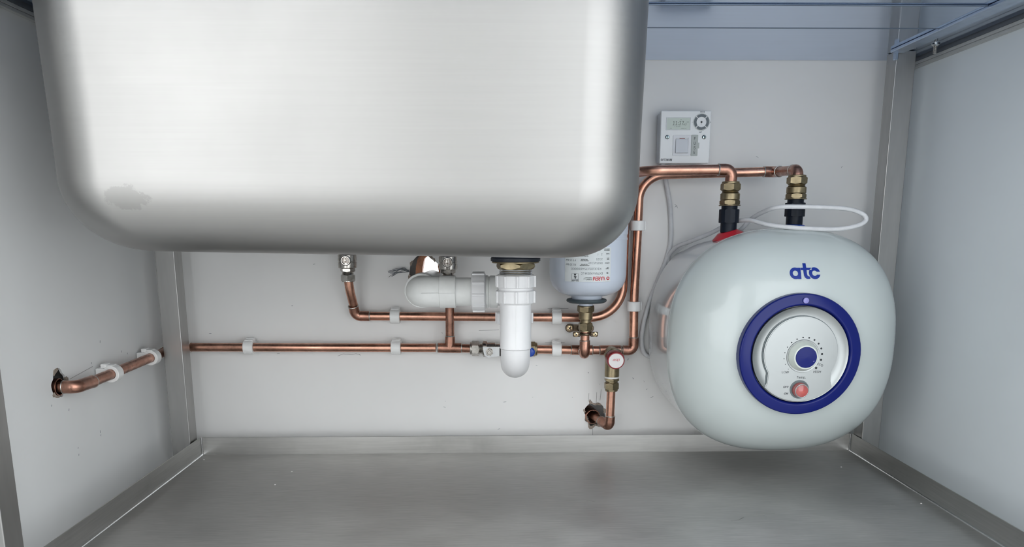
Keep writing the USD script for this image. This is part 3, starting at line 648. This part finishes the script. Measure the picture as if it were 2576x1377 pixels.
# ================================================================== waste fitting and white trap
wx, wy = -.0276, -.300
U = (0, 0, 1)
wf = thing('sink_waste', 'black gasket and brass nut of the sink outlet under the right end of the basin', 'sink waste', (wx, wy, .326))
part(wf, 'rubber_gasket', lathe([(.030, .3440), (.0335, .3452), (.0335, .3490), (.0325, .3500), (.0325, .3530), (.030, .3546)], (wx, wy, 0), U, 48), 'rubber_dark')
part(wf, 'brass_washer', cyl(.0318, (wx, wy, .3425), U, .0020, 48, .0004), 'brass')
part(wf, 'lock_nut', hexnut(.0470, .0085, (wx, wy, .3345), U, rot=.2, sides=6, end=.0240), 'brass', smooth=20)
part(wf, 'threaded_tail', thread(.0222, (wx, wy, .3180), U, .0170, .0022, .0008, 48), 'zinc_plate')
tr = thing('bottle_trap', 'white plastic U-bend trap hanging under the sink outlet', 'sink trap', (wx, wy, .18))
def wing_nut(path, name, r, h, o, axis, n=10, w=.0034, phase=.0):
    """Ribbed plastic slip nut."""
    a = np.asarray(axis, float); a /= np.linalg.norm(a); x, y, _ = frame(a)
    p = part(path, name, lathe([(r - .0022, 0), (r, .0016), (r + .0003, h * .5), (r, h - .0016), (r - .0020, h)], o, a, 48), 'white_plastic')
    rb = []
    for k in range(n):
        t = 2 * math.pi * (k + phase) / n; m = rbox(r - .001, r + .0020, -w / 2, w / 2, .0012, h - .0012, .0009, 1)
        m.apply_transform(trimesh.transformations.rotation_matrix(t, [0, 0, 1])); rb.append(orient(m, np.asarray(o, float), a))
    for m in rb: part(p, 'grip_rib', m, 'white_plastic')
    return p
wing_nut(tr, 'slip_nut', .0263, .0180, (wx, wy, .3090), U, 10, phase=.1)
wing_nut(tr, 'slip_nut', .0260, .0185, (wx, wy, .2880), U, 10, phase=.02)
part(tr, 'inlet_tube', [lathe([(.0214, .2270), (.0214, .2890), (.0205, .2895)], (wx, wy, 0), U, 48), cyl(.0225, (wx, wy, .2868), U, .0022, 48, .0006), cyl(.0235, (wx, wy, .3060), U, .004, 48)], 'white_plastic')
part(tr, 'tube_seam', cbox(wx - .0003, wx + .0003, wy - .02155, wy - .021, .228, .2865, .0001), 'pipe_plastic', smooth=False)
by_ = wy + .084
ub = [(wx, wy, .2290)] + [(wx, wy + .042 - .042 * math.cos(a), .2400 - .042 * math.sin(a)) for a in np.radians(np.linspace(0, 180, 25))] + [(wx, by_, .262)]
part(tr, 'u_bend', [tube(ub, [.0206] + [.0204] * 25 + [.0204], 40), cyl(.0217, (wx, wy, .2258), U, .0022, 48, .0008)], 'white_plastic', smooth=50)
wing_nut(tr, 'slip_nut', .0262, .0180, (wx, by_, .2500), U, 10, phase=.25)
part(tr, 'outlet_bend', tube(fil([(wx, by_, .262), (wx, by_, .2973), (wx - .040, by_, .2973)], .03, 14), .0206, 40), 'white_plastic', smooth=50)
part(tr, 'outlet_collar', [lathe([(.0232, 0), (.0236, .003), (.0236, .0105), (.0222, .0115), (.0222, .0130), (.0240, .0140), (.0240, .0185), (.0225, .020)], (-.0520, by_, .2973), (-1, 0, 0), 48)], 'pipe_plastic')
wing_nut(tr, 'slip_nut', .0282, .0205, (-.0695, by_, .2973), (-1, 0, 0), 10, w=.004, phase=.35)
wp = thing('waste_pipe', 'white plastic waste pipe with a solvent elbow turning into the ragged wall hole', 'pipe', (-.13, by_, .2973))
part(wp, 'pipe_length', cyl(.0207, (-.086, by_, .2973), (-1, 0, 0), .040, 48), 'pipe_plastic')
part(wp, 'socket', ring(.0207, .0236, .0235, (-.1130, by_, .2973), (-1, 0, 0), 48, .0006), 'pipe_plastic')
part(wp, 'elbow', tube(fil([(-.135, by_, .2973), (-.1655, by_, .2973), (-.1655, by_ + .058, .2973)], .0245, 16), .0224, 40), 'pipe_plastic', smooth=50)
part(wp, 'elbow_socket', ring(.0210, .0256, .030, (-.1655, by_ + .022, .2973), (0, 1, 0), 48, .0006), 'pipe_plastic')
part(wp, 'wall_pipe', cyl(.0205, (-.1655, by_ + .05, .2973), (0, 1, 0), .172, 48), 'pipe_plastic')
part(wp, 'mould_seam', cbox(-.162, -.113, by_ - .0238, by_ - .0226, .2971, .2973, .0001), 'trim_grey', smooth=False)

# ================================================================== timer switch
ti = thing('timer_switch', 'white wall timer with a small screen, round buttons and a rocker switch', 'timer switch', (.258, 0, .535))
part(ti, 'back_box', rbox(.2172, .2992, -.0285, -.0003, .4955, .5755, .003, 1), 'timer_side')
fp = part(ti, 'faceplate', rbox(.2164, .2994, -.0350, -.0275, .4937, .5770, .0018, 1), 'timer_plastic')
FY = -.0351
def tpoly(poly, depth=.0004): return face(extr(poly, depth), 0, FY, 0)
part(fp, 'screen_frame', tpoly(sbox(.2254, .5462, .2656, .5662).difference(sbox(.2262, .5470, .2646, .5654)), .0006), 'timer_side', smooth=False)
sc_ = part(ti, 'screen', face(extr(sbox(.2262, .5470, .2646, .5654), .0002), 0, FY, 0), 'screen', smooth=False)
seg = [face(text('11:37', .0062, .0001, squeeze=.78, shear=.12), .2452, FY - .0002, .5572), face(text('43', .0036, .0001, squeeze=.85, shear=.12), .2562, FY - .0002, .5556), face(text('FR', .0013, .0001), .2495, FY - .0002, .5627), face(text('TIMER', .0010, .0001), .2605, FY - .0002, .5590),
       face(text('P   HR  EVENT', .0011, .0001), .2440, FY - .0002, .5520), face(text('OFF', .0011, .0001), .2335, FY - .0002, .5492), face(text('MANUAL ON', .0010, .0001), .2545, FY - .0002, .5492)]
part(sc_, 'digits', seg, 'screen_ink', smooth=False)
dcx, dcz = .2833, .5590
part(fp, 'button_rim', face(extr(Point(0, 0).buffer(.0134, 32).difference(Point(0, 0).buffer(.0128, 32)), .0004), dcx, FY, dcz), 'fuse_grey', smooth=False)
arcp = Point(0, 0).buffer(.0122, 32).difference(Point(0, 0).buffer(.0083, 32))
for k in range(4):
    a0 = math.radians(90 * k + 45); wedge = Polygon([(0, 0)] + [(.03 * math.cos(a0 + t), .03 * math.sin(a0 + t)) for t in np.radians(np.linspace(5, 85, 9))])
    part(ti, 'button', face(extr(arcp.intersection(wedge), .0010), dcx, FY, dcz), 'grey_button', smooth=False)
part(ti, 'reset_button', face(extr(Point(0, 0).buffer(.0014), .0008), dcx, FY, dcz), 'ink', smooth=False)
part(fp, 'lettering', [face(text('MODE', .0022, .0001, True, squeeze=.85), dcx + .0010, FY, .5749), face(text('SET', .0022, .0001, True, squeeze=.9), dcx - .0008, FY, .5428), face(text('+', .0022, .0001, True), .2980, FY, dcz), face(text('-', .0022, .0001, True), .2683, FY, dcz), face(text('R', .0014, .0001), dcx, FY, .5560)], 'grey_ink', smooth=False)
part(fp, 'brand_lettering', [face(text('OPTIMUM', .0036, .0001, True, squeeze=.75), .2278, FY, .4992), face(extr(sbox(-.0014, -.0003, .0011, .0002), .0001), .2203, FY, .4992)], 'ink', smooth=False)
for x, z in ((.2280, .5353), (.2886, .5353)):
    s = part(ti, 'screw', lathe([(.0034, 0), (.0034, .0006), (.0024, .0016), (0, .0020)], (x, FY, z), D, 24), 'screw_metal')
    part(s, 'slot', face(extr(sbox(-.0005, -.0028, .0005, .0028), .0004), x, FY - .0017, z, .3), 'ink', smooth=False)
part(ti, 'rocker_frame', tpoly(sbox(.2385, .5065, .2657, .5372).buffer(.0008).difference(sbox(.2413, .5095, .2629, .5342)), .0012), 'rocker_plastic', smooth=False)
rk = part(ti, 'rocker', hull([(.2417, FY + .001, .5099), (.2625, FY + .001, .5099), (.2417, FY + .001, .5338), (.2625, FY + .001, .5338), (.2420, FY - .0042, .5103), (.2622, FY - .0042, .5103), (.2424, FY - .0010, .5320), (.2618, FY - .0010, .5320)]), 'rocker_plastic', smooth=False)
part(rk, 'red_marker', tpoly(sbox(.2483, .5322, .2570, .5331), .0012), 'red_mark', smooth=False)
fu = part(ti, 'fuse_carrier', [face(extr(sbox(.2686, .5062, .2780, .5380).buffer(.0006), .0016), 0, FY, 0), face(extr(sbox(.2782, .5175, .2811, .5264), .0010), 0, FY, 0)], 'fuse_grey', smooth=False)
part(fu, 'lettering', [face(text(c, .0046, .0001, squeeze=.85), .2733, FY - .0017, z) for c, z in zip('FUSE', (.5330, .5256, .5183, .5112))], 'ink', smooth=False)

# ================================================================== water heater
hx, hz, ha, hb, hn = .3813, .2165, .1728, .1705, 2.5
def outline(k=1.0, n=96):
    t = np.arange(n) * 2 * np.pi / n; c, s = np.cos(t), np.sin(t)
    return np.stack([hx + ha * k * np.sign(c) * np.abs(c) ** (2 / hn), hz + hb * k * np.sign(s) * np.abs(s) ** (2 / hn)], 1)
YS, YT, PW = -.180, -.279, 2.7                                      # seam, dome top, dome power
def dome_y(x, z):
    r = ((np.abs((x - hx) / ha)) ** hn + (np.abs((z - hz) / hb)) ** hn) ** (1 / hn)
    r = np.clip(r, 0, 1); return YS + .012 + (YT - YS - .012) * (1 - r ** PW) ** (1 / 1.6)
def shell(rows, capb=True, capt=True):
    n = 96; v = np.vstack([np.insert(outline(k, n), 1, y, axis=1) for k, y in rows]); f = []
    for i in range(len(rows) - 1):
        for j in range(n):
            j2 = (j + 1) % n; f += [(i * n + j, i * n + j2, (i + 1) * n + j2), (i * n + j, (i + 1) * n + j2, (i + 1) * n + j)]
    for end, flag in ((0, capb), (len(rows) - 1, capt)):
        if flag:
            c = len(v); v = np.vstack([v, [[hx, rows[end][1], hz]]])
            for j in range(n): f.append((c, end * n + j, end * n + (j + 1) % n) if end else (c, (j + 1) % n, j))
    m = trimesh.Trimesh(v, np.array(f), process=False); m.fix_normals(); return m
wh = thing('water_heater', 'white domed under-sink electric water heater with a blue dial ring, hanging on the back wall', 'water heater', (hx, 0, .046))
part(wh, 'body_shell', shell([(.93, -.013), (.985, -.019), (1.0, -.034), (1.0, YS + .002)]), 'heater_shell', smooth=40)
part(wh, 'wall_bracket', [cbox(.30, .46, -.0130, -.0002, .315, .350, .001), cbox(.32, .34, -.0130, -.0002, .08, .10, .001), cbox(.42, .44, -.0130, -.0002, .08, .10, .001)], 'zinc_plate', smooth=False)
rows = [(.985, YS + .004), (1.0, YS + .003), (1.004, YS - .004)]
for k in np.concatenate([np.linspace(1.0, .9, 14), np.linspace(.88, .03, 26)]):
    yy = YS - .004 + (YT - YS + .004) * (1 - min(k, 1.0) ** PW) ** (1 / 1.6); rows.append((1.004 * k if k < 1 else 1.003, yy))
fc = part(wh, 'front_cover', shell(rows), 'heater_white', smooth=50)
def cover_y(x, z):
    r = ((np.abs((x - hx) / ha)) ** hn + (np.abs((z - hz) / hb)) ** hn) ** (1 / hn) / 1.004
    return YS - .004 + (YT - YS + .004) * (1 - np.clip(r, 0, 1) ** PW) ** (1 / 1.6)
# dial
dx, dz = .3755, .2122
RY = YT                                                             # plane of the dial
rp = [(.0868, .012), (.0868, -.0010), (.0863, -.0040), (.0848, -.0056), (.0730, -.0072), (.0712, -.0064), (.0700, -.0045), (.0684, .0030), (.0680, .010)]
dr = part(wh, 'dial_ring', lathe([(r, -h) for r, h in rp], (dx, RY + .0015, dz), D, 72, closed=True), 'ring_blue', smooth=60, label='glossy dark blue ring')
part(dr, 'index_dot', lathe([(.0042, 0), (.0038, .0010), (0, .0014)], (dx + .001, RY - .0068, dz + .0770), D, 24), 'lavender', label='lavender dot at the top of the ring')
dish = [(0, .0), (.045, .0), (.0560, -.0006), (.0640, .0008), (.0682, .0035)]
pn = part(wh, 'control_panel', lathe([(0, -.004)] + [(.0682, -.004)] + [(r, h) for r, h in reversed(dish)], (dx, RY - .0005, dz), D, 72), 'silver_plastic', smooth=40, label='silver control panel')
plate = unary_union([Point(dx, dz + .002).buffer(.0525, 48), Polygon([(dx - .0445, dz - .026), (dx + .0445, dz - .026), (dx + .0455, dz - .040), (dx + .060, dz - .075), (dx - .060, dz - .075), (dx - .0455, dz - .040)])]).buffer(-.006).buffer(.012).buffer(-.006).intersection(Point(dx, dz).buffer(.0668, 48)).simplify(.00015)
PYF = RY - .0046
part(pn, 'raised_plate', [face(extr(plate, .0034), 0, RY - .0004, 0), face(extr(plate.buffer(-.0012), .0008), 0, RY - .0038, 0)], 'silver_plastic', smooth=False)
part(pn, 'plate_groove', face(extr(plate.buffer(.0013).intersection(Point(dx, dz).buffer(.0668, 48)).difference(plate.buffer(-.0002)), .0008), 0, RY - .0004, 0), 'switch_grey', smooth=False)
DOTS = [(.3592, .1920), (.3545, .1989), (.3521, .2069), (.3527, .2154), (.3559, .2235), (.3613, .2301), (.3686, .2348), (.3770, .2372), (.3856, .2367), (.3933, .2336), (.3996, .2283), (.4039, .2214), (.4056, .2134), (.4048, .2051), (.3987, .1936)]
part(pn, 'scale_dots', [face(extr(Point(0, 0).buffer(.00045 + .0012 * i / 14, 8), .0002), x, PYF, z) for i, (x, z) in enumerate(DOTS)], 'ink', smooth=False)
part(pn, 'lettering', [face(text('LOW', .0031, .0002, squeeze=1.05), .3553, PYF, .1877), face(text('HIGH', .0031, .0002), .4007, PYF, .1881), face(text('Temp.', .0034, .0002, shear=.15), .3784, PYF, .1801), face(text('OFF', .0026, .0002, True, squeeze=1.15, shear=.2), .3577, PYF, .1663), face(text('ON', .0026, .0002, True, squeeze=1.15, shear=.2), .3585, PYF, .1566), face(text('ECO', .0031, .0002), .4043, PYF, .1981, -.4)], 'ink', smooth=False)
kx, kz = .3788, .2106
part(wh, 'knob_well', lathe([(.0222, 0), (.0238, .0002), (.0232, .0012), (.0215, .0010), (.0212, -.001)], (kx, PYF + .0004, kz), D, 56, closed=True), 'silver_plastic', smooth=50)
kn = part(wh, 'knob', lathe([(.0210, 0), (.0210, .0010), (.0204, .0030), (.0182, .0078), (.0174, .0105), (.0166, .0114), (.0150, .0116)], (kx, PYF, kz), D, 56), 'knob_white', smooth=40, label='pale knob with a blue cap')
part(kn, 'knob_cap', lathe([(.0150, 0), (.0146, .0012), (0, .0018)], (kx, PYF - .0114, kz), D, 48), 'knob_blue', smooth=40)
part(kn, 'pointer', face(extr(Polygon([(0, 0), (.0018, .0008), (.0018, -.0008)]), .0002), kx + .0092, PYF - .0129, kz - .0052), 'lavender', smooth=False)
sx_, sz_ = .3768, .1627
part(wh, 'switch_well', [ring(.0118, .0134, .0016, (sx_, PYF + .0004, sz_), D, 48, .0004), cyl(.0120, (sx_, PYF + .0006, sz_), D, .0008, 48)], 'switch_grey')
sw = part(wh, 'power_switch', lathe([(.0108, 0), (.0108, .004), (.0100, .0080), (.0080, .0100), (0, .0108)], (sx_ + .0005, PYF, sz_ - .0006), D, 48), 'switch_glow', smooth=50, label='red lit power switch')
part(sw, 'clear_rim', torus(.0092, .0008, (sx_ + .0005, PYF - .0088, sz_ - .0006), D, 40, 8), 'silver_plastic')
# logo, shaped on the dome
def ringp(c, R, r): return Point(c).buffer(R, 24).difference(Point(c).buffer(r, 24))
K = 1 / 23.9 * .001
gap = 10
tpz = unary_union([sbox(1020, -30, 1130, 310), sbox(935, 120, 1300, 195), Polygon([(1020, 310), (1130, 310), (1140, 370), (1165, 395), (1205, 400), (1235, 468), (1190, 485), (1110, 480), (1055, 440), (1025, 380)]).buffer(0)])
apz = unary_union([ringp((740, 300), 190, 90), sbox(815, 120, 925, 487)]).difference(Point(740, 300).buffer(90, 24))
cpz = ringp((1395, 298), 193, 88).difference(Polygon([(1440, 250), (1700, 250), (1700, 345), (1440, 345)]))
cpz = cpz.difference(Polygon([(1225, 190), (1310, 120), (1310, 190)]))
tpz = tpz.difference(Point(1395, 298).buffer(205, 24).intersection(sbox(1150, 196, 1700, 600))).difference(Polygon([(1225, 190), (1310, 120), (1310, 190)]))
lg = []
for pz in (apz, tpz, cpz):
    q = affinity.affine_transform(pz, [K, 0, 0, -K, -1065 * K, 245 * K])
    m = extr(q, .0003); m = m.subdivide_to_size(.004); v = m.vertices; X_, Z_ = .3822 + v[:, 0], .3277 + v[:, 1]
    m.vertices = np.stack([X_, cover_y(X_, Z_) - .0002 - v[:, 2], Z_], 1); m.invert() if False else None; lg.append(m)
part(fc, 'logo', lg, 'logo_blue', smooth=False, label='blue lower-case atc lettering')
# hot and cold collars on top
for x, y, mt, lbl in ((.3028, -.150, 'red_plastic', 'red collar of the hot outlet'), (.4038, -.150, 'blue_plastic', 'blue collar of the cold inlet')):
    zt = hz + hb * (1 - abs((x - hx) / ha) ** hn) ** (1 / hn); sl = -.27 if x < hx else .02
    part(wh, 'connection_collar', lathe([(.0245, -.003), (.0245, -.0015), (.0190, .0024), (.0150, .0056), (.0135, .0062)], (x, y, zt + .0005), (sl, 0, 1), 40), mt, label=lbl)
def connector(x, y, lb1, lb2):
    zt = hz + hb * (1 - abs((x - hx) / ha) ** hn) ** (1 / hn)
    q = thing('insulating_coupling', lb2, 'pipe fitting', (x, y, zt))
    part(q, 'spigot', cyl(.0122, (x, y, zt + .0045), U, .0165, 36, .0008), 'black_plastic')
    part(q, 'coupling_nut', hexnut(.0262, .0205, (x, y, zt + .0190), U, rot=.35, c=.0008, end=.0145), 'black_plastic', smooth=20)
    part(q, 'top_sleeve', cyl(.0120, (x, y, zt + .0390), U, .0060, 36), 'black_plastic')
    z0 = zt + .0445
    t = thing('brass_adaptor', lb1, 'pipe fitting', (x, y, z0))
    part(t, 'union_nut', [hexnut(.0262, .0078, (x, y, z0 + .0012), U, rot=.25), cyl(.0162, (x, y, z0), U, .0016, 36, .0004)], 'brass', smooth=20)
    part(t, 'collar', cyl(.0145, (x, y, z0 + .0088), U, .0098, 36, .0008), 'brass')
    part(t, 'neck', thread(.0128, (x, y, z0 + .0183), U, .0052, .002, .0012, 36), 'brass')
    part(t, 'compression_nut', [hexnut(.0262, .0110, (x, y, z0 + .0226), U, rot=.05), cyl(.0130, (x, y, z0 + .0330), U, .0030, 36, .0006)], 'brass', smooth=20)
connector(.3028, -.150, 'brass pipe adaptor above the red collar, left one on the heater', 'black plastic coupling standing in the red collar')
connector(.4038, -.150, 'brass pipe adaptor on the right of the heater, above the cable loop', 'black plastic coupling crossed by the white cable loop')

# ------------------------------------------------------------------ cables
LP = [(.262, -.0050, .300), (.247, -.0050, .325), (.2440, -.0085, .3430), (.2540, -.028, .3585), (.2670, -.056, .3665), (.2909, -.100, .3811), (.3114, -.118, .3947), (.3314, -.150, .4004), (.3546, -.180, .3929), (.3867, -.196, .3888), (.4460, -.196, .3864), (.4810, -.195, .3915), (.4950, -.192, .4002), (.4870, -.190, .4101), (.4567, -.190, .4170), (.3865, -.190, .4192), (.3625, -.180, .4179), (.3522, -.150, .4111), (.3440, -.125, .4012), (.3366, -.115, .3897), (.3320, -.105, .383)]
single('power_cable', 'white power cable looped in the air over the top of the heater', 'cable', tube(spline(LP, 8), .0033, 16), 'cable_white')
TC = [(.2265, -.012, .4960), (.2346, -.006, .4672), (.2437, -.0045, .4247), (.2471, -.0045, .3715), (.2415, -.0045, .3379), (.2290, -.0045, .3040), (.2160, -.006, .2699), (.2050, -.007, .2286), (.2015, -.007, .1936), (.2100, -.007, .1689), (.2335, -.0035, .1581)]
TC = [(x, min(y, -.0045), z) for x, y, z in TC]; TC[-1] = (.240, -.0045, .160)
single('timer_cable', 'white cable hanging from the timer down the wall and behind the heater', 'cable', tube(spline(TC, 8), .0040, 16), 'cable_white')

# ------------------------------------------------------------------ ceiling lamp added out of frame to light the place
lp = thing('added_ceiling_lamp', 'long white ceiling lamp added unseen above the aisle', 'lamp', (0, -1.25, 2.1))
part(lp, 'housing', rbox(-.92, .92, -1.57, -.93, 2.10, 2.199, .01, 1), 'room_white')
